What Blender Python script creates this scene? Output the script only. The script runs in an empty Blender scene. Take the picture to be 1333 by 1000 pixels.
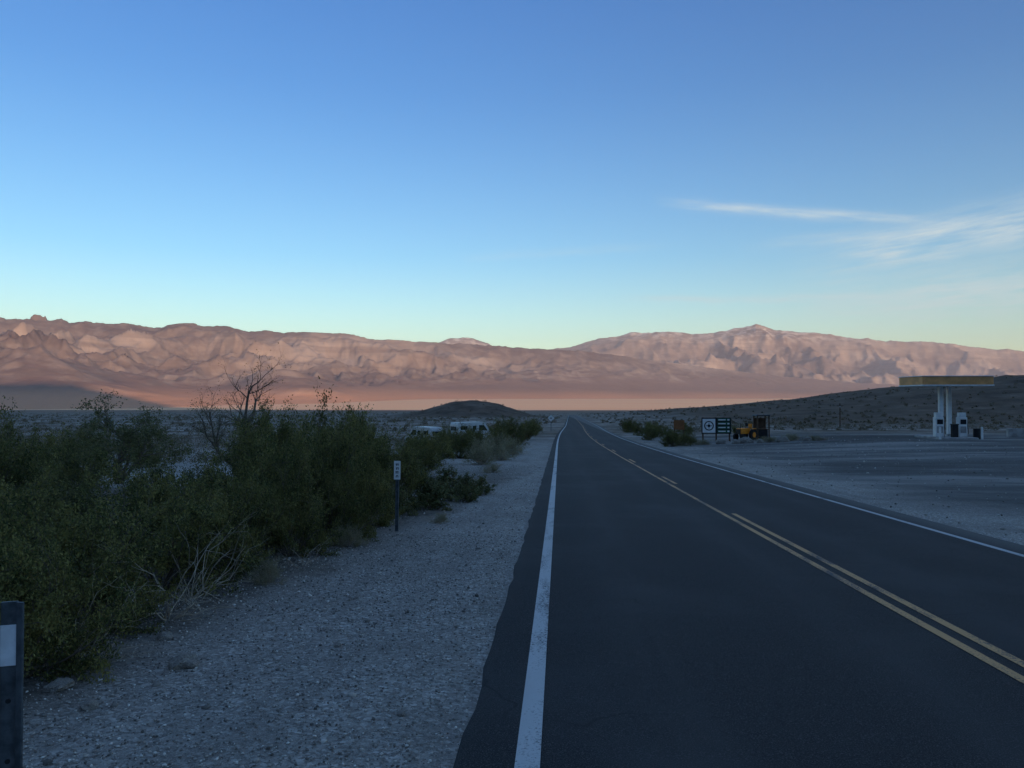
import bpy, math, random
import numpy as np
from mathutils import Vector, Matrix

scene = bpy.context.scene
scene.view_settings.view_transform = 'Standard'
scene.view_settings.look = 'None'
scene.view_settings.exposure = 0

# ------------------------------------------------------------------ noise
def _h(ix, iy, seed):
    h = (ix.astype(np.int64) * 374761393 + iy.astype(np.int64) * 668265263 + seed * 1274126177) & 0xffffffff
    h = ((h ^ (h >> 13)) * 1274126177) & 0xffffffff
    h = (h ^ (h >> 16)) & 0xffffffff
    return h / 4294967295.0
def perlin(x, y, seed=0):
    x = np.asarray(x, float); y = np.asarray(y, float)
    ix = np.floor(x); iy = np.floor(y); fx = x - ix; fy = y - iy
    u = fx*fx*fx*(fx*(fx*6-15)+10); v = fy*fy*fy*(fy*(fy*6-15)+10)
    def g(a, b):
        ang = _h(ix+a, iy+b, seed) * 6.2831853
        return np.cos(ang)*(fx-a) + np.sin(ang)*(fy-b)
    n0 = g(0,0)*(1-u)+g(1,0)*u; n1 = g(0,1)*(1-u)+g(1,1)*u
    return (n0*(1-v)+n1*v)*1.5
def fbm(x, y, seed=0, o=5, g=0.5):
    s = 0; a = 1; t = 0
    for i in range(o):
        s = s + a*perlin(x*2**i, y*2**i, seed+i*17); t += a; a *= g
    return s/t
def ridged(x, y, seed=0, o=5, g=0.5):
    s = 0; a = 1; t = 0; w = 1
    for i in range(o):
        n = 1-np.abs(perlin(x*2**i, y*2**i, seed+i*31)); n = n*n
        s = s + a*n*w; t += a; w = np.clip(n*1.3, 0, 1); a *= g
    return s/t
def sst(a, b, x):
    t = np.clip((np.asarray(x, float)-a)/(b-a), 0, 1); return t*t*(3-2*t)

# ------------------------------------------------------------------ materials
def new_mat(name):
    m = bpy.data.materials.new(name); m.use_nodes = True
    nt = m.node_tree; b = nt.nodes['Principled BSDF']
    b.inputs['Specular IOR Level'].default_value = 0.3
    return m, nt, b
class N:
    def __init__(s, nt): s.nt = nt
    def n(s, t, **k):
        nd = s.nt.nodes.new(t)
        for a, v in k.items(): setattr(nd, a, v)
        return nd
    def lk(s, a, b): s.nt.links.new(a, b)
    def setin(s, sock, v):
        if isinstance(v, bpy.types.NodeSocket): s.lk(v, sock)
        else: sock.default_value = v
    def m(s, op, a, b=0.0, c=None):
        nd = s.n('ShaderNodeMath', operation=op)
        s.setin(nd.inputs[0], a); s.setin(nd.inputs[1], b)
        if c is not None: s.setin(nd.inputs[2], c)
        return nd.outputs[0]
    def ss(s, x, a, b):
        nd = s.n('ShaderNodeMapRange', interpolation_type='SMOOTHSTEP')
        s.setin(nd.inputs['Value'], x); nd.inputs['From Min'].default_value = a; nd.inputs['From Max'].default_value = b
        return nd.outputs[0]
    def mix(s, f, a, b, bt='MIX'):
        nd = s.n('ShaderNodeMix', data_type='RGBA', blend_type=bt)
        s.setin(nd.inputs[0], f)
        s.setin(nd.inputs[6], a if isinstance(a, bpy.types.NodeSocket) else (*a, 1))
        s.setin(nd.inputs[7], b if isinstance(b, bpy.types.NodeSocket) else (*b, 1))
        return nd.outputs[2]
    def noise(s, vec, sc, det=4, rough=.55):
        nd = s.n('ShaderNodeTexNoise'); nd.inputs['Scale'].default_value = sc
        nd.inputs['Detail'].default_value = det; nd.inputs['Roughness'].default_value = rough
        if vec is not None: s.lk(vec, nd.inputs['Vector'])
        return nd.outputs['Fac']
    def vor(s, vec, sc, out='Distance'):
        nd = s.n('ShaderNodeTexVoronoi'); nd.inputs['Scale'].default_value = sc
        s.lk(vec, nd.inputs['Vector']); return nd.outputs[out]
    def ramp(s, f, stops):
        nd = s.n('ShaderNodeValToRGB'); cr = nd.color_ramp
        while len(cr.elements) < len(stops): cr.elements.new(.5)
        for e, (p, c) in zip(cr.elements, stops):
            e.position = p; e.color = (*c, 1)
        s.lk(f, nd.inputs[0]); return nd.outputs[0]
    def bump(s, h, st, dist, b):
        nd = s.n('ShaderNodeBump'); nd.inputs['Strength'].default_value = st; nd.inputs['Distance'].default_value = dist
        s.lk(h, nd.inputs['Height']); s.lk(nd.outputs[0], b.inputs['Normal'])
    def mp(s, vec, sc):
        nd = s.n('ShaderNodeMapping'); nd.inputs['Scale'].default_value = sc; s.lk(vec, nd.inputs['Vector']); return nd.outputs[0]
    def pos(s):
        return s.n('ShaderNodeNewGeometry').outputs['Position']

def simple(name, col, rough=.6, metal=0.0, var=.25, sc=6.0):
    m, nt, b = new_mat(name); k = N(nt)
    tc = k.n('ShaderNodeTexCoord').outputs['Object']
    f = k.noise(tc, sc, 5, .65)
    c = k.mix(k.ss(f, .3, .7), tuple(x*(1-var) for x in col), tuple(min(1, x*(1+var*.6)) for x in col))
    k.lk(c, b.inputs['Base Color']); b.inputs['Roughness'].default_value = rough; b.inputs['Metallic'].default_value = metal
    return m

# --- ground
def mat_ground():
    m, nt, b = new_mat('desert_ground'); k = N(nt)
    p = k.pos(); sx = k.n('ShaderNodeSeparateXYZ'); k.lk(p, sx.inputs[0]); X, Y = sx.outputs[0], sx.outputs[1]
    n1 = k.noise(p, .9, 5, .6); n2 = k.noise(p, 14, 5, .7); n3 = k.noise(p, .12, 5, .6)
    v = k.vor(p, 42, 'Color'); vs = k.n('ShaderNodeSeparateColor'); k.lk(v, vs.inputs[0]); vr = vs.outputs[0]
    vf = k.noise(p, 90, 3, .7)
    gravel = k.ramp(vr, [(0, (.15, .13, .115)), (.45, (.37, .33, .295)), (.8, (.52, .47, .42)), (1, (.80, .74, .68))])
    gravel = k.mix(k.m('MULTIPLY', k.ss(n2, .35, .7), .7), gravel, (.34, .30, .265))
    gravel = k.mix(k.m('MULTIPLY', k.ss(n1, .42, .68), .5), gravel, (.22, .195, .17))
    ws = k.noise(k.mp(p, (2.2, .16, 1)), 1.0, 4, .6)
    gravel = k.mix(k.m('MULTIPLY', k.ss(ws, .5, .68), .4), gravel, (.21, .185, .165))
    gravel = k.mix(k.m('MULTIPLY', k.ss(vf, .45, .7), .5), gravel, (.64, .585, .53))
    # soil with litter under the brush
    soil = k.ramp(n2, [(.3, (.08, .068, .055)), (.5, (.17, .145, .12)), (.7, (.29, .25, .215))])
    xe = k.m('ADD', X, k.m('MULTIPLY', k.m('SUBTRACT', n1, .5), 2.2))
    edge = k.m('SUBTRACT', xe, k.m('MULTIPLY', Y, .085))
    fs = k.m('MULTIPLY', k.ss(edge, -3.1, -4.3), k.ss(Y, 34, 22))
    col = k.mix(fs, gravel, soil)
    # midground pale wash / dark scrubby ground
    mid = k.ramp(n3, [(.35, (.17, .13, .10)), (.5, (.25, .20, .16)), (.62, (.40, .345, .30))])
    spots = k.ss(k.noise(p, .55, 5, .75), .5, .6)
    mid = k.mix(k.m('MULTIPLY', spots, .75), mid, (.085, .075, .05))
    fm = k.ss(k.m('ADD', Y, k.m('MULTIPLY', n1, 30)), 60, 110)
    col = k.mix(fm, col, mid)
    # dark brown hillside on the right
    hb = k.ramp(k.noise(p, .09, 6, .7), [(.35, (.080, .055, .038)), (.55, (.155, .105, .073)), (.7, (.24, .165, .12))])
    hm = k.m('MULTIPLY', k.m('MULTIPLY', k.ss(k.m('ADD', Y, k.m('MULTIPLY', n3, 60)), 150, 210), k.ss(Y, 1300, 900)), k.ss(k.m('ADD', X, k.m('MULTIPLY', n3, 20)), 35, 60))
    col = k.mix(k.m('MULTIPLY', hm, .9), col, hb)
    mdx = k.m('DIVIDE', k.m('ADD', X, 43), 44); mdy = k.m('DIVIDE', k.m('SUBTRACT', Y, 400), 66)
    md = k.ss(k.m('ADD', k.m('MULTIPLY', mdx, mdx), k.m('MULTIPLY', mdy, mdy)), 1.1, .5)
    col = k.mix(k.m('MULTIPLY', md, .9), col, hb)
    # forecourt, worn asphalt with dust
    lx = k.m('ADD', X, k.m('MULTIPLY', k.m('SUBTRACT', n3, .5), 14))
    ly = k.m('ADD', Y, k.m('MULTIPLY', k.m('SUBTRACT', n3, .5), 30))
    lot = k.m('MULTIPLY', k.ss(lx, 6.0, 11.5), k.ss(ly, 88, 70))
    pn = k.noise(k.mp(p, (.25, 1.0, 1)), .22, 7, .68)
    lotc = k.ramp(pn, [(.38, (.065, .063, .062)), (.5, (.13, .125, .12)), (.62, (.33, .305, .28))])
    lotc = k.mix(k.m('MULTIPLY', k.ss(n2, .4, .7), .35), lotc, (.21, .20, .19))
    col = k.mix(k.m('MULTIPLY', lot, .92), col, lotc)
    # far valley floor
    fn = k.noise(k.mp(p, (.0006, .0015, 1)), 1, 6, .6)
    far = k.ramp(fn, [(.35, (.18, .12, .085)), (.6, (.34, .23, .16))])
    col = k.mix(k.ss(Y, 600, 1800), col, far)
    yn = k.m('ADD', Y, k.m('MULTIPLY', k.m('SUBTRACT', fn, .5), 1500))
    yd = k.m('SUBTRACT', yn, k.m('MULTIPLY', X, .45))
    playa = k.ramp(k.noise(k.mp(p, (.0002, .002, 1)), 1, 5, .6), [(.35, (.98, .48, .24)), (.6, (1.0, .64, .36))])  # pale salt, with the orange sunset glow put into the albedo
    col = k.mix(k.ss(yd, 5600, 6500), col, playa)
    k.lk(col, b.inputs['Base Color']); b.inputs['Roughness'].default_value = .95; b.inputs['Specular IOR Level'].default_value = .1
    hh = k.m('ADD', k.m('MULTIPLY', vr, .6), k.m('ADD', n2, vf))
    k.bump(hh, .8, .025, b)
    return m

def mat_asphalt():
    m, nt, b = new_mat('asphalt'); k = N(nt)
    p = k.pos(); sx = k.n('ShaderNodeSeparateXYZ'); k.lk(p, sx.inputs[0]); X, Y = sx.outputs[0], sx.outputs[1]
    fine = k.noise(p, 120, 3, .85); n2 = k.noise(k.mp(p, (1, .12, 1)), 1.3, 6, .65); n3 = k.noise(p, .35, 5, .6)
    col = k.ramp(fine, [(.36, (.010, .010, .012)), (.54, (.027, .027, .029)), (.68, (.14, .137, .139))])
    def track(c, w):
        d = k.m('DIVIDE', k.m('SUBTRACT', X, c), w); return k.m('POWER', 2.718, k.m('MULTIPLY', k.m('MULTIPLY', d, d), -1))
    tr = k.m('ADD', k.m('ADD', track(.75, .32), track(2.45, .32)), k.m('ADD', track(4.0, .32), track(5.5, .32)))
    tr = k.m('MULTIPLY', tr, k.ss(n2, .3, .65))
    col = k.mix(k.m('MULTIPLY', tr, .42), col, (.066, .065, .066))
    col = k.mix(k.m('MULTIPLY', k.ss(n3, .45, .7), .40), col, (.072, .071, .072))
    dust = k.m('MULTIPLY', k.ss(k.m('ADD', X, k.m('MULTIPLY', n2, .5)), -.15, -.38), .22)
    col = k.mix(dust, col, (.09, .085, .08))
    rd = k.m('MULTIPLY', k.ss(X, 5.9, 6.8), .6); col = k.mix(rd, col, (.18, .17, .16))
    vd = k.n('ShaderNodeTexVoronoi', feature='DISTANCE_TO_EDGE'); vd.inputs['Scale'].default_value = .35
    wv = k.n('ShaderNodeVectorMath', operation='ADD'); k.lk(p, wv.inputs[0])
    wn = k.n('ShaderNodeTexNoise'); wn.inputs['Scale'].default_value = 1.2; k.lk(p, wn.inputs['Vector']); k.lk(wn.outputs['Color'], wv.inputs[1]); k.lk(wv.outputs[0], vd.inputs['Vector'])
    cr = k.m('MULTIPLY', k.ss(vd.outputs[0], .006, .001), k.ss(n3, .5, .6))
    col = k.mix(k.m('MULTIPLY', cr, .5), col, (.008, .008, .009))
    k.lk(col, b.inputs['Base Color'])
    b.inputs['Roughness'].default_value = .80; b.inputs['Specular IOR Level'].default_value = .2
    k.bump(fine, .6, .008, b)
    return m

def mat_paint(name, col, wear):
    m, nt, b = new_mat(name); k = N(nt); p = k.pos()
    a = k.noise(p, 55, 5, .8); c = k.noise(k.mp(p, (1, .25, 1)), 3.0, 5, .7)
    f = k.ss(k.m('ADD', k.m('MULTIPLY', a, .6), k.m('MULTIPLY', c, .55)), .57-wear, .68-wear)
    d = k.mix(k.m('MULTIPLY', k.ss(c, .35, .7), .35), col, tuple(x*.6 for x in col))
    cc = k.mix(f, (.05, .05, .055), d)
    k.lk(cc, b.inputs['Base Color']); b.inputs['Roughness'].default_value = .65
    k.bump(a, .3, .004, b)
    return m

def mat_mountain():
    m, nt, b = new_mat('mountain_rock'); k = N(nt); p = k.pos()
    g = k.n('ShaderNodeNewGeometry'); sn = k.n('ShaderNodeSeparateXYZ'); k.lk(g.outputs['Normal'], sn.inputs[0])
    sp = k.n('ShaderNodeSeparateXYZ'); k.lk(p, sp.inputs[0])
    n1 = k.noise(k.mp(p, (.0004, .0004, .0010)), 1, 7, .55)
    st = k.noise(k.mp(p, (.00020, .00020, .006)), 1, 4, .55)
    n2 = k.noise(k.mp(p, (.003, .003, .005)), 1, 5, .6)
    rock = k.ramp(n1, [(.35, (.16, .115, .105)), (.5, (.27, .195, .16)), (.65, (.45, .34, .27))])
    rock = k.mix(k.m('MULTIPLY', k.ss(st, .46, .58), .40), rock, (.15, .11, .105))
    rock = k.mix(k.m('MULTIPLY', k.ss(n2, .45, .65), .32), rock, (.48, .37, .30))
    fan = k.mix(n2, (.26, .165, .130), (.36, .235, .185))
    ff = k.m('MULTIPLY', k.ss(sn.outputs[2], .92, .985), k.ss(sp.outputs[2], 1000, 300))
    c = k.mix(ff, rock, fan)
    c = k.mix(k.m('MULTIPLY', k.ss(k.m('ADD', sp.outputs[2], k.m('MULTIPLY', n1, 120)), 240, 20), .7), c, (.85, .42, .23))  # warm valley glow painted into the colour low on the fans
    hi = k.m('MULTIPLY', k.ss(sp.outputs[2], 1900, 2800), k.ss(n2, .42, .60))
    c = k.mix(k.m('MULTIPLY', hi, .65), c, (.78, .70, .62))
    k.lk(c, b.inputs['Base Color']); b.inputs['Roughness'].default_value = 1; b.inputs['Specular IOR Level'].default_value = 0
    k.bump(k.noise(k.mp(p, (.006, .006, .006)), 1, 6, .62), .6, 35, b)
    return m

def mat_leaf(name, stops, transl=.3):
    m, nt, b = new_mat(name); k = N(nt)
    g = k.n('ShaderNodeNewGeometry'); r = g.outputs['Random Per Island']
    oi = k.n('ShaderNodeObjectInfo').outputs['Random']
    c = k.ramp(r, stops)
    cl = k.noise(g.outputs['Position'], 2.2, 1, .6)
    c = k.mix(k.m('MULTIPLY', k.ss(cl, .42, .62), .55), c, stops[-1][1])
    c = k.mix(k.m('MULTIPLY', oi, .45), c, stops[0][1])
    k.lk(c, b.inputs['Base Color']); b.inputs['Roughness'].default_value = .65; b.inputs['Specular IOR Level'].default_value = .2
    t = k.n('ShaderNodeBsdfTranslucent'); k.lk(c, t.inputs[0])
    mx = k.n('ShaderNodeMixShader'); mx.inputs[0].default_value = transl
    k.lk(b.outputs[0], mx.inputs[1]); k.lk(t.outputs[0], mx.inputs[2])
    k.lk(mx.outputs[0], nt.nodes['Material Output'].inputs[0])
    return m

M = {}
M['ground'] = mat_ground(); M['asphalt'] = mat_asphalt()
M['white_line'] = mat_paint('white_road_paint', (.54, .54, .54), .12)
M['yellow_line'] = mat_paint('yellow_road_paint', (.68, .36, .14), .08)
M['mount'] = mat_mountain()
M['leaf'] = mat_leaf('creosote_leaf', [(0, (.048, .058, .020)), (.5, (.110, .122, .038)), (1, (.34, .285, .090))])
M['leaf_pale'] = mat_leaf('pale_leaf', [(0, (.14, .13, .065)), (.5, (.25, .23, .12)), (1, (.38, .33, .19))])
M['leaf_mesq'] = mat_leaf('mesquite_leaf', [(0, (.075, .088, .035)), (.5, (.14, .15, .06)), (1, (.25, .22, .10))])
M['scrub'] = mat_leaf('scrub_leaf', [(0, (.07, .06, .035)), (.5, (.13, .105, .06)), (1, (.25, .19, .12))])
M['bark'] = simple('bark', (.15, .115, .085), .9, var=.4, sc=20)
M['dry'] = simple('dry_twig', (.46, .38, .29), .9, var=.35, sc=10)
M['rock'] = simple('rock', (.25, .22, .19), .95, var=.5, sc=9)
M['metal_dark'] = simple('weathered_steel', (.10, .115, .125), .6, .25, var=.45, sc=18)
M['white'] = simple('white_paint', (.80, .79, .76), .5, var=.12, sc=3)
M['van_white'] = simple('van_paint', (.60, .60, .59), .4, var=.12, sc=3)
M['reflect'] = simple('reflective_band', (.78, .80, .82), .35, var=.1, sc=30)
M['black'] = simple('black_paint', (.02, .02, .022), .5)
M['green'] = simple('green_paint', (.03, .12, .07), .5)
M['yellow'] = simple('canopy_fascia', (.80, .38, .14), .55, var=.25, sc=1.2)
M['orange'] = simple('orange_paint', (.85, .27, .02), .5, var=.3)
M['glass'] = simple('dark_glass', (.02, .025, .03), .12)
M['rubber'] = simple('rubber', (.02, .02, .02), .85)
M['concrete'] = simple('concrete', (.38, .36, .34), .9, var=.3, sc=2)
M['wood'] = simple('weathered_wood', (.13, .075, .045), .85, var=.4, sc=5)
M['brown'] = simple('brown_sign', (.28, .11, .04), .6)
M['red'] = simple('red_paint', (.4, .04, .03), .5)

# ------------------------------------------------------------------ helpers
def mesh_obj(name, verts, faces, mats, midx=None, smooth=False):
    me = bpy.data.meshes.new(name)
    verts = np.asarray(verts, dtype=np.float32).reshape(-1, 3)
    if isinstance(faces, np.ndarray):
        nf, k = faces.shape
        me.vertices.add(len(verts)); me.vertices.foreach_set('co', verts.ravel())
        me.loops.add(nf*k); me.loops.foreach_set('vertex_index', faces.astype(np.int32).ravel())
        me.polygons.add(nf); me.polygons.foreach_set('loop_start', (np.arange(nf)*k).astype(np.int32))
        try: me.polygons.foreach_set('loop_total', np.full(nf, k, np.int32))
        except Exception: pass
        me.update(calc_edges=True)
    else:
        me.from_pydata([tuple(map(float, v)) for v in verts], [], faces); me.update()
    for mt in mats: me.materials.append(mt)
    if midx is not None: me.polygons.foreach_set('material_index', np.asarray(midx, np.int32))
    if smooth: me.polygons.foreach_set('use_smooth', np.ones(len(me.polygons), bool))
    me.validate()
    o = bpy.data.objects.new(name, me); scene.collection.objects.link(o); return o

class MB:
    """collects shaped parts into one mesh"""
    def __init__(s): s.v = []; s.f = []; s.mi = []; s.mats = []
    def mid(s, key):
        if key not in s.mats: s.mats.append(key)
        return s.mats.index(key)
    def add(s, vs, fs, key):
        o = len(s.v); s.v += [tuple(v) for v in vs]; s.f += [[i+o for i in f] for f in fs]; s.mi += [s.mid(key)]*len(fs)
    def box(s, c, d, key, bev=0.0, rz=0, taper=1.0):
        x, y, z = [q/2 for q in d]; t = taper
        b = min(bev, x*.45, y*.45) if bev else 0
        def ring(zz, k, ins):
            X, Y = x*k-ins, y*k-ins
            if b: return [(-X, -Y+b, zz), (-X+b, -Y, zz), (X-b, -Y, zz), (X, -Y+b, zz), (X, Y-b, zz), (X-b, Y, zz), (-X+b, Y, zz), (-X, Y-b, zz)]
            return [(-X, -Y, zz), (X, -Y, zz), (X, Y, zz), (-X, Y, zz)]
        rings = [ring(-z, 1, 0), ring(z, t, 0)] if not b else [ring(-z, 1, b*.5), ring(-z+b*.5, 1, 0), ring(z-b*.5, t, 0), ring(z, t, b*.5)]
        n = len(rings[0]); vs = [v for r in rings for v in r]; fs = []
        for i in range(len(rings)-1):
            for j in range(n): fs.append([i*n+j, i*n+(j+1) % n, (i+1)*n+(j+1) % n, (i+1)*n+j])
        fs.append(list(range(n))[::-1]); fs.append([(len(rings)-1)*n+j for j in range(n)])
        ca, sa = math.cos(rz), math.sin(rz)
        s.add([(c[0]+v[0]*ca-v[1]*sa, c[1]+v[0]*sa+v[1]*ca, c[2]+v[2]) for v in vs], fs, key)
    def cyl(s, a, b, r0, r1, key, n=12):
        a = Vector(a); b = Vector(b); d = (b-a).normalized()
        u = d.orthogonal().normalized(); w = d.cross(u); vs = []
        for p, r in ((a, r0), (b, r1)):
            for i in range(n):
                t = 6.28318*i/n; vs.append(p+u*math.cos(t)*r+w*math.sin(t)*r)
        fs = [[i, (i+1) % n, n+(i+1) % n, n+i] for i in range(n)] + [list(range(n))[::-1], list(range(n, 2*n))]
        s.add(vs, fs, key)
    def prism(s, prof, y0, y1, key):
        n = len(prof); vs = [(p[0], y0, p[1]) for p in prof]+[(p[0], y1, p[1]) for p in prof]
        fs = [[i, (i+1) % n, n+(i+1) % n, n+i] for i in range(n)]+[list(range(n))[::-1], list(range(n, 2*n))]
        s.add(vs, fs, key)
    def make(s, name, loc, rz=0, tilt=(0, 0)):
        o = mesh_obj(name, s.v, s.f, [M[k] for k in s.mats], s.mi)
        import bmesh
        bm = bmesh.new(); bm.from_mesh(o.data); bmesh.ops.recalc_face_normals(bm, faces=bm.faces); bm.to_mesh(o.data); bm.free()
        o.location = loc; o.rotation_euler = (tilt[0], tilt[1], rz); return o

# ------------------------------------------------------------------ terrain
PY = [-40000, -300, 0, 20, 40, 60, 80, 120, 200, 400, 700, 1500, 3000, 6200, 7200, 10600, 60000]
PZ = [10, 9.9, 0, -.66, -1.30, -1.88, -2.38, -3.22, -4.72, -8.4, -14.2, -26, -50, -98, -100, -15, -15]
def prof(y): return np.interp(y, PY, PZ)
def gz(x, y):
    x = np.asarray(x, float); y = np.asarray(y, float)
    z = prof(y)
    z = z + .5*sst(9, 26, x)*sst(25, 55, y)*(1-sst(120, 200, y))
    z = z - 1.2*sst(-5, -14, x)*sst(14, 40, y)*(1-sst(150, 300, y))
    hx = np.interp(x, [14, 27, 51, 80, 109, 174, 300, 600], [0, 1.8, 3.6, 5.8, 8.2, 15.8, 25, 32])
    hn = 1+.16*fbm(x/35, y/35, 5, 4)
    z = z + hx*hn*sst(130, 300, y)*(1-sst(330, 1100, y))
    r = np.hypot((x+43)/38, (y-400)/60); z = z + 7.4*(1-sst(0.05, 1.05, r))*(1+.16*fbm(x/9, y/9, 8, 3))
    r2 = np.hypot((x+70)/60, (y-430)/80); z = z + 3.0*(1-sst(0, 1, r2))
    off = np.maximum(sst(-.9, -5, x), sst(9, 30, x))
    corridor = np.maximum(sst(-.7, -1.6, x), sst(7.4, 9, x))
    z = z + fbm(x/1.7, y/1.7, 2, 3)*.035*corridor + fbm(x/9, y/9, 3, 3)*.16*off*sst(8, 30, y)*np.where(x > 0, .5, 1)
    z = z + fbm(x/60, y/60, 4, 4)*.9*off*sst(80, 250, y)*(1-sst(1200, 3000, y))
    return z
def axis(n0, d0, ratio, lim):
    a = list(np.arange(0, n0+1e-6, d0)); d = d0
    while a[-1] < lim: d *= ratio; a.append(a[-1]+d)
    return np.array(a)
xp = axis(12, .4, 1.032, 42000); xs = np.concatenate([-xp[:0:-1], xp])
yp = axis(24, .4, 1.022, 42000); yn = axis(4, 1.0, 1.12, 12000); ys = np.concatenate([-yn[:0:-1], yp])
def grid_faces(nx, ny):
    i = np.arange(ny-1)[:, None]*nx+np.arange(nx-1)[None, :]
    i = i.ravel(); return np.stack([i, i+1, i+nx+1, i+nx], 1)
GX, GY = np.meshgrid(xs, ys)
GZ = gz(GX, GY)-.004
CURV = lambda y: 0.0135*np.maximum(0, np.asarray(y, float)-45)*sst(45, 160, y)
ux = GX-CURV(GY)
under = sst(-.9, -.45, ux)*(1-sst(6.7, 7.2, ux))*(GY < 750)
GZ = GZ-.035*under
ground = mesh_obj('ground', np.stack([GX, GY, GZ], -1).reshape(-1, 3), grid_faces(len(xs), len(ys)), [M['ground']], smooth=True)

def strip(x0, x1, y0, y1, lift, ncol=1, jag=0):
    yy = ys[(ys > y0) & (ys < y1)]; yy = np.concatenate([[y0], yy, [y1]])
    cols = np.linspace(0, 1, ncol+1)
    c = CURV(yy); V = []
    for j, t in enumerate(cols):
        xx = x0+(x1-x0)*t+c
        if jag and j == 0: xx = xx+jag*(fbm(yy*1.1, yy*0, 11, 3))
        V.append(np.stack([xx, yy, prof(yy)+lift], -1))
    V = np.stack(V, 1).reshape(-1, 3)
    return V, grid_faces(ncol+1, len(yy))
V, F = strip(-.52, 6.7, -60, 730, 0.0, 6, .06)
n = 7; rows = len(V)//n
L = V.reshape(rows, n, 3)
skl = L[:, 0].copy(); skl[:, 2] -= .05; skl[:, 0] -= .04
L2 = np.concatenate([skl[:, None], L], 1)
road = mesh_obj('road', L2.reshape(-1, 3), grid_faces(n+1, rows), [M['asphalt']])
def join_strips(name, items, mat, lift=.004):
    vs = []; fs = []; o = 0
    for (x0, x1, y0, y1) in items:
        V, F = strip(x0, x1, y0, y1, lift); vs.append(V); fs.append(F+o); o += len(V)
    return mesh_obj(name, np.concatenate(vs), np.concatenate(fs), [mat])
join_strips('white_edge_line', [(-.23, -.10, -60, 725), (6.1, 6.2, -60, 725)], M['white_line'])
yl = [(3.12, 3.21, -60, 725), (3.33, 3.42, -60, 15.2)]
y = 22.5
while y < 400: yl.append((3.33, 3.42, y, y+3)); y += 12
join_strips('yellow_center_line', yl, M['yellow_line'])

# ------------------------------------------------------------------ mountains
U1 = [-1.3, -.9, -.759, -.68, -.618, -.565, -.533, -.501, -.475, -.448, -.417, -.38, -.333, -.282, -.23, -.169, -.108, -.028, .032, .091, .17, .2665, .362, .581, .9]
S1 = [105, 115, 115, 111, 107, 102, 97, 100, 100, 100, 93, 90, 87, 85, 77.5, 73, 71, 65.5, 60.5, 53.5, 42, 30, 20, 10, 5]
U2 = [-.25, -.088, .002, .0417, .0911, .14, .17, .199, .235, .252, .276, .30, .324, .362, .41, .4475, .504, .581, .7, 1]
S2 = [30, 48, 65, 76, 86, 87, 83, 84, 92, 98, 90, 87, 84.5, 77.5, 75.5, 74.5, 68, 60, 55, 50]
us = np.linspace(-1.0, .85, 1000)
ym = np.geomspace(5000, 36000, 480)
MU, MY = np.meshgrid(us, ym); MX = MU*MY
Yf = np.interp(MU, [-1.05, -.76, -.3, 0, .27, .58, .95], [5200, 6300, 8600, 10800, 14500, 17500, 20000])
Yr = np.interp(MU, [-1.05, -.76, -.3, 0, .27, .58, .95], [11500, 12500, 15500, 18500, 22500, 25500, 28000])
H1 = np.interp(MU, U1, S1)/1000*Yr
t = (MY-Yf)/(Yr-Yf)
p1 = np.where(t < 1, .34*t+.66*np.clip(t, 0, 1)**2.0, 1-.9*(t-1)); p1 = np.where(t < 0, t, p1)
wx = fbm(MX/3000, MY/3000, 41, 3)*900; wy = fbm(MX/3000, MY/3000, 42, 3)*900
rd = ridged((MX+wx)/2600, (MY+wy)/3800, 50, 6, .48)
rd2 = ridged((MX+wx*.5)/850, (MY+wy*.5)/1500, 60, 5, .50)
lf = np.interp(MU, [-.9, -.35, -.05, .1], [.14, .20, .34, .45])
env = sst(lf, lf+.4, t)*(1-.78*sst(.80, .99, t)*(1-sst(1.0, 1.1, t)))
A1 = (H1+95)*np.interp(MU, [-1, -.5, -.1, .1, .6], [.72, .60, .38, .18, .08])
Z1 = -95+(H1+95)*p1+A1*env*np.minimum(rd-.62, .14)+A1*.38*env*(rd2-.52)+16*env*fbm(MX/220, MY/220, 70, 3)+45*sst(.8, 1, t)*fbm(MU*45, MY*0, 71, 6, .6)
# dark foothills standing in front of the left part of the range
fh = np.exp(-((MU+.72)/.13)**2)*np.exp(-((MY-8600)/1300)**2)*330 + np.exp(-((MU+.36)/.07)**2)*np.exp(-((MY-10300)/1100)**2)*230
Z1 = Z1+fh*(.55+.9*ridged((MX+wx)/1500, (MY+wy)/1900, 85, 4, .5))
cap1 = (np.interp(MU, U1, S1)+1.3*fbm(MU*30, MY*0, 73, 5, .6)+.3)/1000*MY; Z1 = np.where(Z1 > cap1, cap1+(Z1-cap1)*.08, Z1)
Yf2 = Yr-500.; Yr2 = np.full_like(Yr, 31000.)
H2 = np.interp(MU, U2, S2)/1000*Yr2
t2 = (MY-Yf2)/(Yr2-Yf2)
p2 = np.where(t2 < 1, .40*t2+.60*np.clip(t2, 0, 1)**1.5, 1-.9*(t2-1)); p2 = np.where(t2 < 0, t2*3, p2)
env2 = sst(.03, .4, t2)*(1-.86*sst(.74, .98, t2)*(1-sst(1.0, 1.08, t2)))
A2 = (H2+95)*.46
rb = ridged((MX+wx)/3800, (MY+wy)/5000, 90, 5, .5); rb2 = ridged((MX-wx*.5)/1300, (MY+wy*.5)/2100, 95, 4, .5)
Z2 = -95+(H2+95)*p2+A2*env2*np.minimum(rb-.64, .1)+A2*.38*env2*(rb2-.54)+90*sst(.85, 1, t2)*fbm(MU*45, MY*0, 72, 6, .6)
hump = (.0795*34000+90*fbm(MU*50, MY*0, 77, 4))*np.exp(-((MU+.128)/.10)**2)*sst(31000, 34000, MY)
MZ = np.maximum(np.maximum(Z1, Z2), np.where(MY > 31000, hump, -200))
MZ = np.maximum(MZ, -140)
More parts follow.
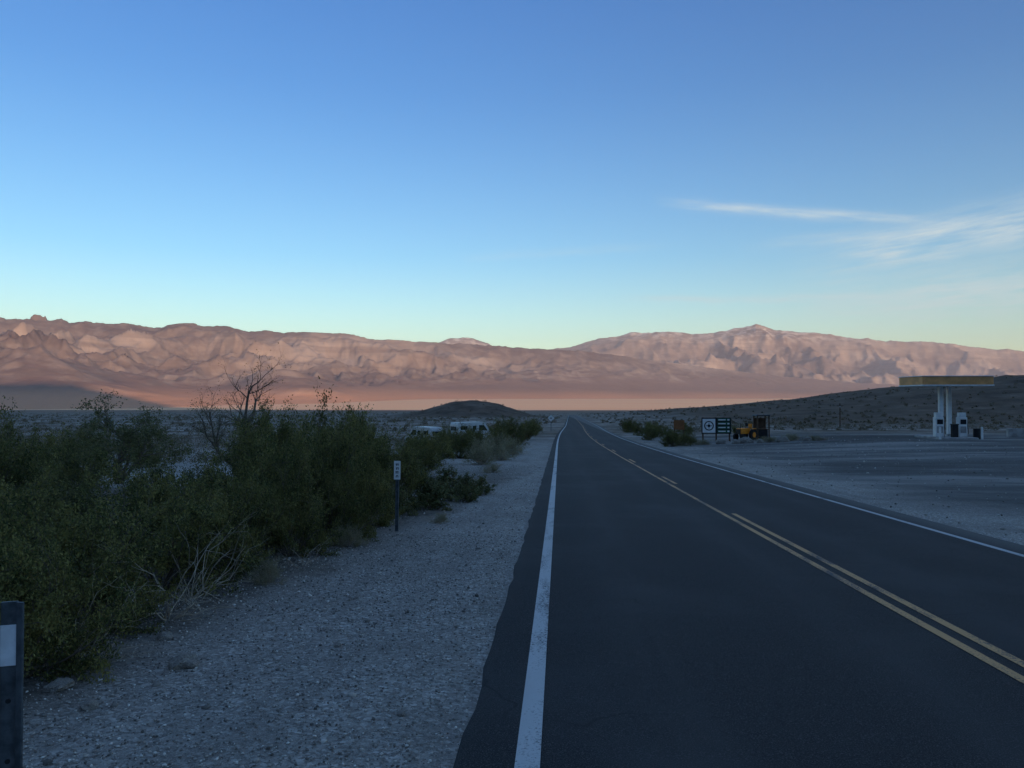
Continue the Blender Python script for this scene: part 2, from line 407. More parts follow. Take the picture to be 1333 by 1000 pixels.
mountain = mesh_obj('mountain_range', np.stack([MX, MY, MZ], -1).reshape(-1, 3), grid_faces(len(us), len(ym)), [M['mount']], smooth=True)
# western range behind the viewpoint (it shades the near valley)
bx = np.linspace(-30000, 32000, 320); by = np.linspace(-9500, -1200, 60)
BX, BY = np.meshgrid(bx, by)
tt = np.clip(1-np.abs(BY+5000)/3900, 0, 1)
rise = 1+.34*(1-sst(3000, 6600, BX))
BZ = 1860*rise*tt**1.1*(1+.08*fbm(BX/1800, BX*0, 33, 4))+60*tt*fbm(BX/700, BY/700, 34, 4)-20
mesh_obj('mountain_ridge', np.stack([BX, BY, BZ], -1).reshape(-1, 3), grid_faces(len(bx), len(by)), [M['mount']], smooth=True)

# hazy air filling the valley (a real scattering volume)
hm = bpy.data.materials.new('valley_haze'); hm.use_nodes = True; hn_ = hm.node_tree; hn_.nodes.clear()
vo = hn_.nodes.new('ShaderNodeVolumeScatter'); vo.inputs['Color'].default_value = (.95, .85, .88, 1); vo.inputs['Density'].default_value = 2.2e-5; vo.inputs['Anisotropy'].default_value = 0
ou = hn_.nodes.new('ShaderNodeOutputMaterial'); hn_.links.new(vo.outputs[0], ou.inputs['Volume'])
hv = [(-30000, 1500, -400), (32000, 1500, -400), (32000, 34000, -400), (-30000, 34000, -400), (-30000, 1500, 2600), (32000, 1500, 2600), (32000, 34000, 2600), (-30000, 34000, 2600)]
mesh_obj('haze', hv, [[3, 2, 1, 0], [4, 5, 6, 7], [0, 1, 5, 4], [1, 2, 6, 5], [2, 3, 7, 6], [3, 0, 4, 7]], [hm])

# ------------------------------------------------------------------ plants
def leaf_quads(P, rng, size, asp=.45, up=.3):
    n = len(P); a = rng.normal(size=(n, 3)); a[:, 2] += up; a /= np.linalg.norm(a, axis=1)[:, None]
    b = np.cross(a, rng.normal(size=(n, 3))); b /= np.linalg.norm(b, axis=1)[:, None]
    s = (size*rng.uniform(.6, 1.35, n))[:, None]
    v = np.stack([P-a*s*.5, P+b*s*asp*.5, P+a*s*.5, P-b*s*asp*.5], 1).reshape(-1, 3)
    return v
def plant(seed, stems, L, levels, kids, ratio, r0, leafn, lsize, lo=.2, hi=1.3, wig=.18, trop=.05, jit=.03, kang=.8, asp=.45, sides=4, height=None, trunk=None):
    rng = np.random.default_rng(seed); tubes = []; leaves = []
    def grow(p, d, L, r, lev):
        ns = 5 if lev < levels-1 else 3; pts = [p.copy()]; rad = [r]
        for i in range(ns):
            d = d+rng.normal(size=3)*wig; d[2] += trop; d /= np.linalg.norm(d)
            p = p+d*L/ns; pts.append(p.copy()); rad.append(r*(1-.55*(i+1)/ns))
        tubes.append((pts, rad, lev))
        if lev < levels-1:
            for c in range(kids[lev]):
                tq = rng.uniform(.3, 1) if c else 1.0; q = tq*ns; i = min(int(q), ns-1); f = q-i
                pp = pts[i]*(1-f)+pts[i+1]*f; dd = (pts[i+1]-pts[i]); dd /= np.linalg.norm(dd)
                nd = dd+rng.normal(size=3)*kang*.6; nd /= np.linalg.norm(nd)
                grow(pp, nd, L*ratio*rng.uniform(.6, 1.2), max(r*(1-.55*tq)*.65, .0012), lev+1)
        if lev >= levels-2 and leafn:
            k = leafn if lev == levels-1 else leafn//2
            q = rng.uniform(.1, 1.05, k)*ns; i = np.minimum(q.astype(int), ns-1); f = (q-i)[:, None]; A = np.array(pts)
            leaves.append(A[i]*(1-f)+A[i+1]*f+rng.normal(size=(k, 3))*jit)
    if trunk:
        grow(np.zeros(3), np.array([.12, 0, 1.]), L, r0, 0)
        for s in range(stems-1):
            az = rng.uniform(0, 6.28); grow(np.zeros(3), np.array([math.cos(az)*.5, math.sin(az)*.5, 1.]), L*.8, r0*.7, 0)
    else:
        for s in range(stems):
            az = rng.uniform(0, 6.283); el = rng.uniform(lo, hi)
            d = np.array([math.cos(az)*math.cos(el), math.sin(az)*math.cos(el), math.sin(el)])
            grow(np.array([math.cos(az), math.sin(az), 0])*rng.uniform(0, .08), d, L*rng.uniform(.7, 1.15)*(.75+.25*math.sin(el)), r0*rng.uniform(.7, 1.1), 0)
    V = []; F = []
    for pts, rad, lev in tubes:
        n = sides if lev < 2 else 3; base = len(V)
        for i, (p, r) in enumerate(zip(pts, rad)):
            d = pts[min(i+1, len(pts)-1)]-pts[max(i-1, 0)]; d = d/np.linalg.norm(d)
            u = np.cross(d, [.31, .52, .79]); u /= np.linalg.norm(u); w = np.cross(d, u)
            for j in range(n):
                a = 6.28318*j/n; V.append(p+(u*math.cos(a)+w*math.sin(a))*r)
        for i in range(len(pts)-1):
            for j in range(n):
                F.append((base+i*n+j, base+i*n+(j+1) % n, base+(i+1)*n+(j+1) % n, base+(i+1)*n+j))
    V = np.array(V); F = np.array(F)
    mi = np.zeros(len(F), int)
    if leaves:
        P = np.concatenate(leaves); P[:, 2] = np.abs(P[:, 2]); lv = leaf_quads(P, rng, lsize, asp)
        lf = np.arange(len(lv)).reshape(-1, 4)+len(V)
        V = np.concatenate([V, lv]); F = np.concatenate([F, lf]); mi = np.concatenate([mi, np.ones(len(lf), int)])
    if height:
        V = V*(height/np.percentile(V[:, 2], 99.5))
    return V, F, mi
def proto(name, mats, **kw):
    V, F, mi = plant(**kw)
    o = mesh_obj(name, V, F, mats, mi); me = o.data; bpy.data.objects.remove(o)
    return me
def place(me, name, x, y, w, h, rz, dz=-.03):
    o = bpy.data.objects.new(name, me); scene.collection.objects.link(o)
    o.location = (x, y, float(gz(x, y))+dz); o.rotation_euler = (0, 0, rz); o.scale = (w, w, h); return o

B = [M['bark'], M['leaf']]
cre = [proto('creosote_bush', B, seed=s, stems=20, L=.75, levels=3, kids=[7, 6], ratio=.52, r0=.013, leafn=22, lsize=.032, lo=.12, hi=1.45, wig=.18, trop=.05, jit=.024, height=1.0) for s in (1, 2, 3, 4)]
leafy = proto('leafy_shrub', [M['bark'], M['leaf_mesq']], seed=9, stems=22, L=.7, levels=3, kids=[5, 3], ratio=.45, r0=.012, leafn=16, lsize=.062, lo=.1, hi=1.3, wig=.12, trop=.03, jit=.03, asp=.5, height=1.0)
brush = proto('pale_brush', [M['dry'], M['leaf_pale']], seed=11, stems=40, L=.6, levels=3, kids=[5, 4], ratio=.55, r0=.009, leafn=9, lsize=.03, lo=.15, hi=1.4, wig=.16, jit=.02, height=1.0)
rng = np.random.default_rng(77)
bl = [
 (-4.05, 4.9, .95, 1.25, 0), (-5.0, 5.9, 1.1, 1.4, 1), (-4.35, 6.6, 1.0, 1.15, 2), (-4.2, 7.9, 1.05, 1.15, 3), (-5.6, 7.6, 1.1, 1.2, 0),
 (-3.75, 5.1, .75, .98, 2), (-3.95, 6.1, .8, 1.0, 3), (-3.85, 8.5, .8, .95, 0), (-3.35, 11.4, .7, 1.05, 2), (-3.5, 9.9, .75, .95, 3), (-3.25, 12.9, .7, 1.05, 1),
 (-4.0, 9.2, 1.0, 1.3, 1), (-5.3, 9.4, 1.1, 1.22, 2), (-3.75, 10.6, .95, 1.5, 0), (-3.7, 12.1, .95, 1.75, 3), (-4.6, 11.6, 1.2, 1.6, 2),
 (-4.2, 13.6, 1.3, 2.15, 1), (-5.3, 14.2, 1.4, 2.0, 0), (-3.6, 15.4, 1.05, 1.55, 2), (-6.3, 16.5, 1.4, 1.95, 3), (-7.4, 19.5, 1.6, 2.1, 1), (-5.0, 18.2, 1.3, 2.0, 0),
 (-6.0, 22.5, 1.5, 2.1, 2), (-4.6, 24.5, 1.2, 1.2, 3), (-6.6, 12.8, 1.2, 1.25, 3), (-7.0, 10.3, 1.2, 1.1, 1), (-6.9, 8.6, 1.2, 1.2, 2),
 (-9.3, 11.2, 1.4, 1.5, 0), (-10.4, 12.8, 1.5, 1.9, 2), (-10.2, 15.2, 1.3, 1.4, 3), (-12.2, 15.6, 1.6, 1.9, 1), (-14.6, 18.5, 1.6, 2.0, 0), (-12.8, 18.0, 1.2, 1.6, 2),
 (-8.6, 22.0, 1.6, 1.9, 2), (-9.5, 27.0, 1.8, 2.3, 0), (-7.5, 29.0, 1.6, 2.1, 1), (-5.3, 31.0, 1.3, 1.3, 2), (-6.4, 36.0, 1.6, 1.6, 3), (-5.0, 38.0, 1.4, 1.45, 1), (-9.9, 38.0, 1.8, 2.5, 1), (-12.5, 42, 2.0, 2.6, 2), (-8.9, 60, 1.6, 1.9, 0),
 (-8.6, 46, 1.5, 1.6, 1), (-6.6, 49, 1.5, 1.5, 3), (-7.2, 62, 1.5, 1.8, 2),
 (-4.4, 52.0, 1.4, 1.5, 0), (-3.4, 58.0, 1.4, 1.8, 1), (-4.1, 66, 1.6, 2.1, 2), (-3.0, 74, 1.4, 1.8, 3), (-6.5, 60, 1.6, 1.3, 1), (-5.5, 72, 2, 2.1, 0), (-3.2, 90, 1.6, 2.0, 2),
 (-17, 24, 1.7, 1.7, 3), (-21, 26, 1.9, 2.3, 1), (-24.5, 30, 2.0, 2.3, 2), (-20, 50, 2.2, 2.4, 0), (-27, 48, 2.2, 2.4, 1), (-33, 50, 2.2, 2.4, 2), (-15, 55, 2.0, 2.3, 3), (-24, 62, 2.2, 2.5, 0), (-38, 60, 2.4, 2.8, 1),
 (8.2, 56, 1.2, 1.35, 1), (9.4, 58, 1.0, 1.1, 2), (8.4, 72, 1.2, 1.3, 3), (8.9, 88, 1.4, 1.6, 0), (9.6, 104, 1.5, 1.7, 2), (11, 125, 1.6, 1.8, 1), (11.0, 76, 1.1, 1.0, 0), (10.6, 64, .8, .8, 3),
 (9.6, 68, .9, .8, 1), (10.4, 82, 1.2, 1.1, 2), (12.2, 92, 1.4, 1.3, 3), (11.2, 98, 1.3, 1.2, 1), (14.5, 88, 1.2, 1.0, 0), (9.0, 63, .8, .7, 2), (13.2, 110, 1.5, 1.5, 3), (16, 100, 1.4, 1.2, 2), (19, 84, 1.2, 1.0, 1)]
for (x, y, w, h, k) in bl:
    place(cre[k], 'creosote_bush', x, y, w, h, rng.uniform(0, 6.28))
for (x, y, w, h) in [(-2.75, 15.8, .85, .80), (-3.3, 14.6, .7, .75), (-2.2, 17.2, .6, .65), (-2.7, 19.2, .9, .7), (-1.9, 18.8, .5, .5)]:
    place(leafy, 'leafy_shrub', x, y, w, h, rng.uniform(0, 6.28))
for (x, y, w, h) in [(-3.3, 32, 1.1, .85), (-2.8, 36, 1.2, .9), (-3.9, 38.5, 1.3, 1.1), (-2.6, 42, 1.1, .95), (-3.8, 45, 1.3, 1.2), (-2.4, 27, .5, .4), (10.8, 60, 1.3, .5), (16.2, 61, 1.2, .55), (18.5, 62.5, 1.4, .6), (19.8, 61, 1.0, .5), (-3.0, 10.9, .35, .35), (-3.2, 8.3, .3, .3), (-2.1, 13.5, .25, .22)]:
    place(brush, 'pale_brush', x, y, w, h, rng.uniform(0, 6.28))
t1 = proto('bare_tree', [M['bark'], M['leaf_mesq']], seed=23, stems=2, L=2.2, levels=5, kids=[5, 5, 4, 4], ratio=.62, r0=.15, leafn=2, lsize=.05, wig=.17, trop=.03, jit=.05, kang=.95, height=4.9, trunk=True)
place(t1, 'bare_tree', -13.9, 34, 1.35, 1.22, .6, -.1)
t2 = proto('mesquite_tree', [M['bark'], M['leaf_mesq']], seed=31, stems=4, L=1.7, levels=5, kids=[4, 4, 4, 3], ratio=.62, r0=.09, leafn=12, lsize=.07, wig=.2, trop=.02, jit=.07, kang=1.0, height=3.7, trunk=True)
place(t2, 'mesquite_tree', -19.8, 33.5, 1.25, 1.08, 0, -.1)
place(t2, 'mesquite_tree', -13.0, 40, .8, .75, 2.2, -.1)
dry = proto('dry_branches', [M['dry']], seed=5, stems=16, L=1.0, levels=3, kids=[3, 2], ratio=.5, r0=.009, leafn=0, lsize=.01, lo=.05, hi=1.0, wig=.22, trop=-.02, height=.8)
for (x, y, w, h, r) in [(-3.5, 6.7, .9, 1.05, 0), (-3.65, 7.4, .8, 1.15, 2), (-3.3, 7.0, .7, .35, 4), (-3.4, 5.4, .6, .5, 1), (-3.1, 9.2, .6, .4, 3), (-3.7, 5.7, .7, 1.0, 5)]:
    place(dry, 'dry_branches', x, y, w, h, r)

def scrub_mass():
    r = np.random.default_rng(3)
    N_ = 5200
    y = np.exp(r.uniform(math.log(45), math.log(1000), N_)); u = r.uniform(-.85, .72, N_); x = u*y
    keep = (np.abs(x-3-CURV(y)) > 6.2) & ~((x > 6) & (y < 95)) & ~((x > -31) & (x < -9) & (y < 52)) & ~((x > -19) & (x < -5) & (y < 70))
    x = x[keep]; y = y[keep]
    Vs = []
    for xx, yy in zip(x, y):
        h = r.uniform(.35, 1.1)*(1.25 if xx < 0 else .8); w = h*r.uniform(.7, 1.2)
        n = 90 if yy < 150 else 45; ls = .11 if yy < 150 else .24
        q = r.normal(size=(n, 3)); q /= np.linalg.norm(q, axis=1)[:, None]; q *= r.uniform(.45, 1.05, (n, 1)); q[:, 2] = np.abs(q[:, 2])
        q = q*[w, w, h]+[xx, yy, float(gz(xx, yy))-.03]
        Vs.append(leaf_quads(q, r, ls, .7))
    V = np.concatenate(Vs); F = np.arange(len(V)).reshape(-1, 4)
    mesh_obj('desert_scrub', V, F, [M['scrub']])
scrub_mass()

# ------------------------------------------------------------------ gravel and rocks
def pebbles(name, n, xr, yr, smin, smax, mat, seed, ydist=1.0, pw=3):
    r = np.random.default_rng(seed)
    x = r.uniform(*xr, n); y = yr[0]+(yr[1]-yr[0])*r.uniform(0, 1, n)**ydist
    z = gz(x, y)
    ic = np.array([(0, 0, 1), (.9, 0, .3), (.28, .85, .3), (-.72, .53, .3), (-.72, -.53, .3), (.28, -.85, .3), (.6, .5, -.5), (-.5, .6, -.5), (-.5, -.6, -.5), (.6, -.5, -.5)])
    fc = np.array([(0, 1, 2), (0, 2, 3), (0, 3, 4), (0, 4, 5), (0, 5, 1), (1, 6, 2), (2, 6, 7), (2, 7, 3), (3, 7, 8), (3, 8, 4), (4, 8, 9), (4, 9, 5), (5, 9, 1), (1, 9, 6)])
    s = smin+(smax-smin)*r.uniform(0, 1, n)**pw
    v = ic[None]*(1+r.uniform(-.25, .25, (n, 10, 1)))*s[:, None, None]*r.uniform(.6, 1.2, (n, 1, 3))*[1, 1, .7]
    a = r.uniform(0, 6.28, n); ca, sa = np.cos(a)[:, None], np.sin(a)[:, None]
    vx = v[..., 0]*ca-v[..., 1]*sa; vy = v[..., 0]*sa+v[..., 1]*ca
    v = np.stack([vx+x[:, None], vy+y[:, None], v[..., 2]+z[:, None]+.15*s[:, None]], -1).reshape(-1, 3)
    f = (fc[None]+(np.arange(n)*10)[:, None, None]).reshape(-1, 3)
    return mesh_obj(name, v, f, [mat])
def mat_peb():
    m, nt, b = new_mat('gravel_stone'); k = N(nt); g = k.n('ShaderNodeNewGeometry')
    c = k.ramp(g.outputs['Random Per Island'], [(0, (.10, .088, .078)), (.4, (.27, .24, .21)), (.8, (.47, .425, .375)), (1, (.78, .73, .66))])
    k.lk(c, b.inputs['Base Color']); b.inputs['Roughness'].default_value = .9; return m
mp_ = mat_peb()
pebbles('gravel', 40000, (-4.2, -.55), (1.8, 12), .003, .013, mp_, 1, 1.4)
pebbles('gravel', 6000, (-4.2, -.6), (7, 32), .006, .022, mp_, 2, 1.2)
pebbles('gravel', 3500, (6.9, 26), (12, 70), .01, .05, mp_, 4)
pebbles('gravel', 260, (-4.2, -.7), (2.5, 14), .012, .038, mp_, 7, 1.2, 4)
def rock(name, x, y, s, seed, flat=.6):
    r = np.random.default_rng(seed); import bmesh
    bm = bmesh.new(); bmesh.ops.create_icosphere(bm, subdivisions=3, radius=1)
    for v in bm.verts:
        c = v.co; n_ = float(fbm(np.array([c.x*1.3+seed]), np.array([c.y*1.3+c.z*.9]), seed, 3)[0])
        c *= 1+.55*n_; c.z *= flat
        c.x = max(min(c.x, .8), -.85)
    me = bpy.data.meshes.new(name); bm.to_mesh(me); bm.free(); me.materials.append(M['rock'])
    o = bpy.data.objects.new(name, me); scene.collection.objects.link(o)
    o.location = (x, y, float(gz(x, y))+s*.15); o.scale = (s, s*.8, s); o.rotation_euler = (0, 0, r.uniform(0, 6))
rock('rock', -2.72, 5.45, .12, 3, .55); rock('rock', -2.9, 4.6, .06, 4); rock('rock', -1.75, 6.0, .035, 5); rock('rock', -.95, 4.6, .03, 6)
rock('rock', -3.2, 6.1, .07, 8); rock('rock', -3.3, 4.9, .10, 12, .4)
for i, (x, y, s) in enumerate([(12.6, 61, .5), (13.6, 60.2, .4), (14.5, 60.6, .55), (15.4, 60.0, .35), (17.2, 60.4, .5), (19, 60.2, .4), (11.4, 60.8, .35), (20.6, 61.5, .3)]):
    rock('boulder', x, y, s, 20+i, .7)

# ------------------------------------------------------------------ roadside furniture
def base(x, y): return (x, y, float(gz(x, y)))
b_ = MB(); W = .086
b_.box((0, 0, .45), (W*.50, .010, 1.5), 'metal_dark', .002)
b_.box((-W*.36, -.016, .45), (W*.26, .008, 1.5), 'metal_dark', .002, rz=.5)
b_.box((W*.36, -.016, .45), (W*.26, .008, 1.5), 'metal_dark', .002, rz=-.5)
b_.box((0, -.0085, 1.078), (W*.50, .005, .115), 'reflect', .001)
b_.box((-W*.37, -.0235, 1.078), (W*.22, .003, .115), 'reflect', 0, rz=.5)
for zz in (.75, .6, .45, .3, .92): b_.cyl((0, -.0055, zz), (0, -.0075, zz), .007, .007, 'black', 10)
b_.make('delineator_post', (-1.565, 2.11, float(gz(-1.56, 2.11))+.045), .35)
b_ = MB()
b_.box((0, 0, .5), (.055, .035, 1.2), 'metal_dark', .006); b_.box((-.02, -.022, .5), (.012, .012, 1.2), 'metal_dark'); b_.box((.02, -.022, .5), (.012, .012, 1.2), 'metal_dark')
b_.box((0, -.032, .98), (.105, .004, .30), 'white', .002)
for i, (w, dx) in enumerate([(.05, 0), (.045, .003), (.05, -.002), (.03, 0)]):
    b_.box((dx, -.036, 1.08-i*.062), (w, .002, .012), 'black'); b_.box((dx-.014, -.036, 1.062-i*.062), (.012, .002, .022), 'black'); b_.box((dx+.014, -.036, 1.062-i*.062), (.010, .002, .022), 'black')
b_.make('milepost_marker', base(-2.62, 12.3), .03, (0, .01))
b_ = MB(); b_.box((0, 0, 1.0), (.08, .08, 2.1), 'metal_dark', .01)
b_.add([(0, -.05, 2.35), (.5, -.05, 1.85), (0, -.05, 1.35), (-.5, -.05, 1.85), (0, -.07, 2.35), (.5, -.07, 1.85), (0, -.07, 1.35), (-.5, -.07, 1.85)], [[0, 1, 2, 3], [7, 6, 5, 4], [0, 4, 5, 1], [1, 5, 6, 2], [2, 6, 7, 3], [3, 7, 4, 0]], 'white')
b_.box((0, -.075, 1.85), (.3, .006, .12), 'black')
b_.make('warning_sign', base(-1.2, 112))
b_ = MB(); b_.box((-.5, 0, .8), (.1, .1, 1.6), 'wood'); b_.box((.5, 0, .8), (.1, .1, 1.6), 'wood'); b_.box((0, -.08, 1.25), (1.1, .05, 1.0), 'brown', .02)
b_.make('park_sign', base(12.6, 82))
b_ = MB()
for dx in (-1.1, 0, 1.1): b_.box((dx, .05, 1.0), (.12, .12, 2.1), 'wood', .01)
b_.box((0, -.05, 1.35), (2.45, .08, 1.35), 'black', .02)
b_.box((-.62, -.096, 1.35), (1.05, .01, 1.15), 'white')
b_.cyl((-.62, -.102, 1.35), (-.62, -.108, 1.35), .40, .40, 'black', 24); b_.cyl((-.62, -.109, 1.35), (-.62, -.113, 1.35), .31, .31, 'white', 24)
b_.box((-.62, -.117, 1.35), (.5, .004, .05), 'black'); b_.box((-.62, -.120, 1.35), (.05, .004, .5), 'black'); b_.box((-.62, -.123, 1.35), (.2, .004, .2), 'black')
for i in range(4):
    b_.box((.6, -.096, 1.85-i*.32), (1.05, .01, .23), 'green'); b_.box((.45, -.103, 1.85-i*.32), (.6, .004, .09), 'white'); b_.box((.98, -.103, 1.85-i*.32), (.16, .004, .12), 'white')
b_.make('roadside_billboard', base(13.1, 65.2), .0)
b_ = MB()
b_.box((-.1, 0, .85), (1.5, .7, .55), 'orange', .08); b_.box((-.85, 0, .8), (.12, .6, .5), 'black', .02); b_.box((.65, 0, .75), (.6, 1.1, .35), 'orange', .06)
b_.box((.75, 0, 1.1), (.45, .5, .12), 'black', .04); b_.box((.98, 0, 1.32), (.1, .5, .4), 'orange', .03)
b_.cyl((.25, 0, 1.1), (.42, 0, 1.45), .02, .02, 'black'); b_.cyl((.40, 0, 1.45), (.45, 0, 1.46), .18, .18, 'black', 14); b_.cyl((-.4, .1, 1.1), (-.4, .1, 1.6), .035, .03, 'black')
for sy in (-1, 1):
    b_.cyl((.7, sy*.5, .5), (.7, sy*.8, .5), .52, .52, 'rubber', 20); b_.cyl((.7, sy*.81, .5), (.7, sy*.79, .5), .25, .25, 'orange', 14)
    b_.cyl((-.65, sy*.42, .3), (-.65, sy*.65, .3), .32, .32, 'rubber', 16); b_.box((.7, sy*.65, 1.08), (.7, .3, .06), 'orange', .02)
o_ = b_.make('tractor', base(15.75, 66.8), .6); o_.scale = (.8, .8, .9)
b_ = MB()
for sx_ in (-1, 1):
    for sy in (-1, 1): b_.box((sx_*.5, sy*.45, 1.0), (.10, .10, 2.0), 'wood', .01)
b_.box((0, 0, 2.06), (1.25, 1.2, .10), 'black', .03, taper=.9); b_.box((0, .45, 1.25), (.9, .05, 1.1), 'wood'); b_.box((0, -.1, .45), (.8, .7, .8), 'black', .03); b_.box((0, -.1, .88), (.95, .8, .06), 'wood')
b_.make('wooden_kiosk', base(17.4, 67.5), .1)
# gas station
b_ = MB()
b_.box((0, 0, 4.50), (5.3, 3.8, .62), 'yellow', .04); b_.box((0, 0, 4.14), (5.36, 3.86, .10), 'white', .02); b_.box((0, 0, 4.84), (5.4, 3.9, .06), 'white', .01)
for (dx, dy) in ((-.55, -.4), (.55, .5)):
    b_.box((dx, dy, 2.13), (.30, .30, 3.92), 'white', .03); b_.box((dx, dy, .25), (.42, .42, .2), 'concrete', .03)
b_.box((0, 0, .08), (2.7, 4.4, .22), 'concrete', .08)
for dx, dy, in ((-1.0, -.9), (.70, -1.0)):
    b_.box((dx, dy, .95), (.62, .5, 1.5), 'white', .04); b_.box((dx, dy, 1.88), (.5, .42, .34), 'white', .04)
    b_.box((dx, dy-.26, 1.35), (.44, .02, .36), 'glass'); b_.box((dx, dy-.26, .75), (.44, .02, .5), 'concrete', .005)
    b_.box((dx+.34, dy-.1, 1.2), (.07, .12, .3), 'black', .02); b_.cyl((dx+.36, dy-.12, 1.1), (dx+.42, dy-.2, .4), .02, .02, 'black', 6); b_.cyl((dx+.42, dy-.2, .4), (dx+.33, dy-.1, 1.75), .02, .02, 'black', 6)
b_.box((-.1, -1.5, .65), (.42, .42, .95), 'black', .05); b_.box((-.1, -1.5, 1.16), (.46, .46, .08), 'black', .03)
for px_ in (-1.55, 1.55): b_.cyl((px_, -2.2, 0), (px_, -2.2, 1.0), .08, .08, 'white', 12)
b_.cyl((1.7, -1.3, .0), (1.7, -1.3, .85), .28, .28, 'black', 14)
b_.make('gas_station_canopy', base(30.1, 62), .03)
b_ = MB(); b_.box((0, 0, .35), (9, .35, .7), 'concrete', .04)
b_.make('low_wall', base(41.5, 66), .0)
b_ = MB(); b_.cyl((0, 0, -.2), (0, 0, 3.6), .10, .07, 'wood', 8); b_.box((0, 0, 3.2), (.9, .08, .08), 'wood'); b_.box((0, -.06, 3.1), (.16, .1, .2), 'concrete')
b_.make('utility_pole', base(42, 118))

def van(x, y, rz):
    b = MB(); Wd = .92; P_ = 'van_white'
    body = [(-2.45, .38), (-2.45, 1.0), (-2.38, 1.95), (-2.25, 2.18), (.85, 2.2), (1.05, 2.1), (1.65, 1.25), (2.35, 1.02), (2.48, .85), (2.48, .38)]
    b.prism(body, -Wd, Wd, P_)
    b.prism([(-2.0, 1.35), (-2.0, 1.78), (-1.15, 1.78), (-1.15, 1.35)], -Wd-.012, Wd+.012, 'glass')
    b.prism([(-.5, 1.35), (-.5, 1.78), (-.05, 1.78), (-.05, 1.35)], -Wd-.012, Wd+.012, 'glass')
    b.prism([(.3, 1.25), (.3, 1.85), (.88, 1.85), (1.40, 1.25)], -Wd-.012, Wd+.012, 'glass')
    b.box((-2.44, 0, 1.5), (.06, 1.3, .45), 'glass', .01); b.box((-2.5, 0, .45), (.1, 1.8, .22), 'black', .03); b.box((2.5, 0, .45), (.1, 1.8, .22), 'black', .03)
    b.box((-2.46, .8, 1.0), (.06, .14, .35), 'red'); b.box((-2.46, -.8, 1.0), (.06, .14, .35), 'red')
    b.add([(1.10, -.78, 2.04), (1.10, .78, 2.04), (1.64, .84, 1.30), (1.64, -.84, 1.30)], [[0, 1, 2, 3]], 'glass')
    for wx_ in (-1.5, 1.6):
        for sy in (-1, 1): b.cyl((wx_, sy*.7, .36), (wx_, sy*.96, .36), .36, .36, 'rubber', 18); b.cyl((wx_, sy*.965, .36), (wx_, sy*.955, .36), .2, .2, 'concrete', 12)
    b.make('parked_van', base(x, y), rz)
van(-15.6, 88, 2.4); van(-9.7, 86, .6)

# ------------------------------------------------------------------ light and sky
EL = math.radians(8.5); AZ = math.radians(145.0)
sdir = Vector((math.sin(AZ)*math.cos(EL), math.cos(AZ)*math.cos(EL), math.sin(EL)))
sun = bpy.data.lights.new('sun', 'SUN'); sun.energy = 5.0; sun.angle = math.radians(.5); sun.color = (1.0, .62, .38)
so = bpy.data.objects.new('sun', sun); scene.collection.objects.link(so); so.rotation_euler = sdir.to_track_quat('Z', 'Y').to_euler()
w = bpy.data.worlds.new('World'); scene.world = w; w.use_nodes = True
nt = w.node_tree; k = N(nt); bg = nt.nodes['Background']
sky = k.n('ShaderNodeTexSky', sky_type='NISHITA'); sky.sun_disc = False; sky.sun_elevation = EL; sky.sun_rotation = AZ
sky.air_density = 1.0; sky.dust_density = .6; sky.ozone_density = 2.0; sky.altitude = 600
tc = k.n('ShaderNodeTexCoord').outputs['Generated']; s3 = k.n('ShaderNodeSeparateXYZ'); k.lk(tc, s3.inputs[0])
az = k.m('MULTIPLY', k.m('ARCTAN2', s3.outputs[0], s3.outputs[1]), 57.2958)
el = k.m('MULTIPLY', k.m('ARCSINE', s3.outputs[2]), 57.2958)
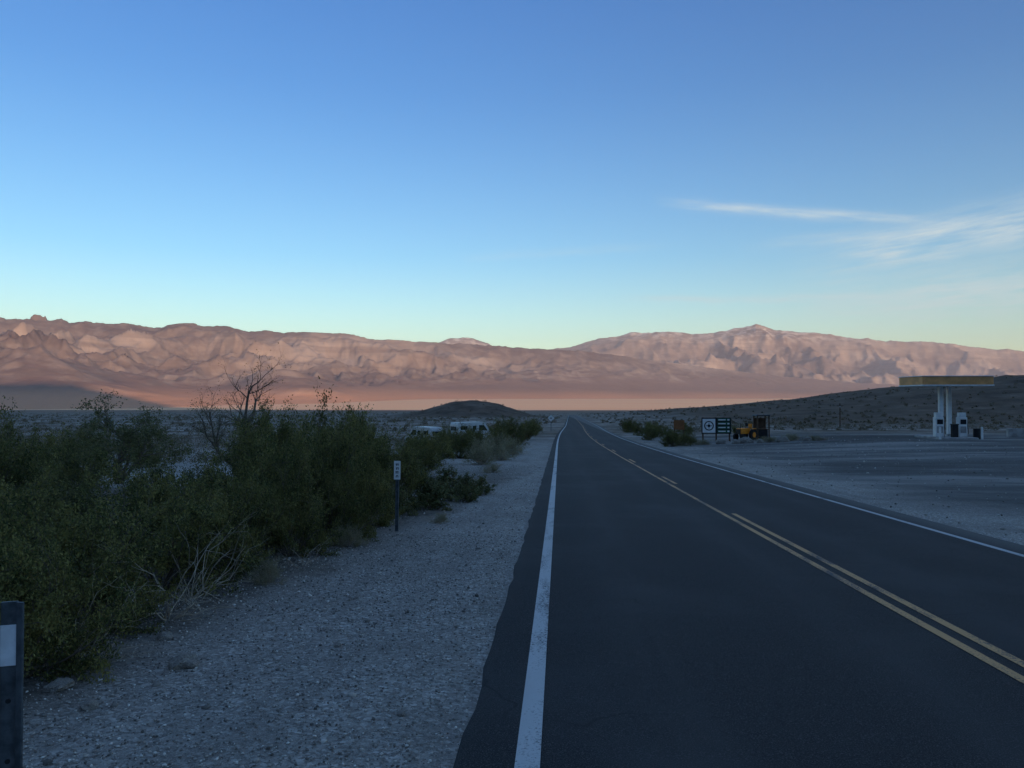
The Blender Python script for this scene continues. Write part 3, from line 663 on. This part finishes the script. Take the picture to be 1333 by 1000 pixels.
def streak(a0, e0, slope, w_, a1, a2, b1, b2, amp, sd, lo=.22, hi=.68):
    line = k.m('ADD', k.m('MULTIPLY', k.m('SUBTRACT', az, a0), slope), e0)
    cv = k.n('ShaderNodeCombineXYZ'); k.lk(k.m('MULTIPLY', az, .16), cv.inputs[0]); k.lk(k.m('MULTIPLY', k.m('SUBTRACT', el, line), 1.3), cv.inputs[1]); cv.inputs[2].default_value = sd
    nz = k.noise(cv.outputs[0], 1.6, 5, .66)
    cw = k.n('ShaderNodeCombineXYZ'); k.lk(k.m('MULTIPLY', az, .2), cw.inputs[0]); cw.inputs[1].default_value = sd*2
    wob = k.m('MULTIPLY', k.m('SUBTRACT', k.noise(cw.outputs[0], 1.0, 2), .5), w_*1.6)
    d = k.m('DIVIDE', k.m('ADD', k.m('SUBTRACT', el, line), wob), w_)
    g = k.m('POWER', 2.718, k.m('MULTIPLY', k.m('MULTIPLY', d, d), -1))
    mk = k.m('MULTIPLY', k.ss(az, a1, a2), k.ss(az, b2, b1))
    return k.m('MULTIPLY', k.m('MULTIPLY', g, mk), k.m('MULTIPLY', k.ss(nz, lo, hi), amp))
c = streak(8.6, 14.0, -.15, .34, 6.5, 11, 20, 30, .65, 1.0)
c = k.m('ADD', c, streak(18.5, 9.3, .12, 1.3, 15, 25, 60, 80, .85, 4.0, .28, .75))
c = k.m('ADD', c, streak(15, 10.7, .02, .45, 12, 19, 23, 30, .40, 5.0))
c = k.m('ADD', c, streak(7, 7.2, -.03, .25, 3, 10, 17, 24, .45, 7.0))
c = k.m('ADD', c, streak(20, 6.4, .05, 1.5, 12, 27, 60, 80, .65, 9.0, .25, .7))
c = k.m('ADD', c, streak(-6, 10.4, .05, .3, -9, -4, 2, 10, .18, 12.0))
c = k.m('MINIMUM', c, .8)
tint = k.ramp(k.m('DIVIDE', el, 60), [(0, (.96, .80, .62)), (.06, (.82, .82, .72)), (.17, (.50, .70, .78)), (.36, (.33, .57, .80)), (.52, (.28, .53, .84)), (.80, (1.0, .98, 1.0))])  # last stop: zenith above the frame, brightened and neutralised to light the ground
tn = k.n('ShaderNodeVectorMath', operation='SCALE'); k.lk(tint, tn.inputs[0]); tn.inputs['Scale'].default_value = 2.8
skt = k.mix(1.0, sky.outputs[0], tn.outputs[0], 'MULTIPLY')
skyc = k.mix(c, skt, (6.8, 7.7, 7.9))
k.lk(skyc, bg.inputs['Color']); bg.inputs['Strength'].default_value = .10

# ------------------------------------------------------------------ camera
cam = bpy.data.cameras.new('camera'); cam.lens = 27.0; cam.sensor_width = 36; cam.clip_end = 120000; cam.clip_start = .05
co = bpy.data.objects.new('camera', cam); scene.collection.objects.link(co)
co.location = (0, 0, 1.75); co.rotation_euler = (math.radians(91.03), 0, math.radians(3.52))
scene.camera = co
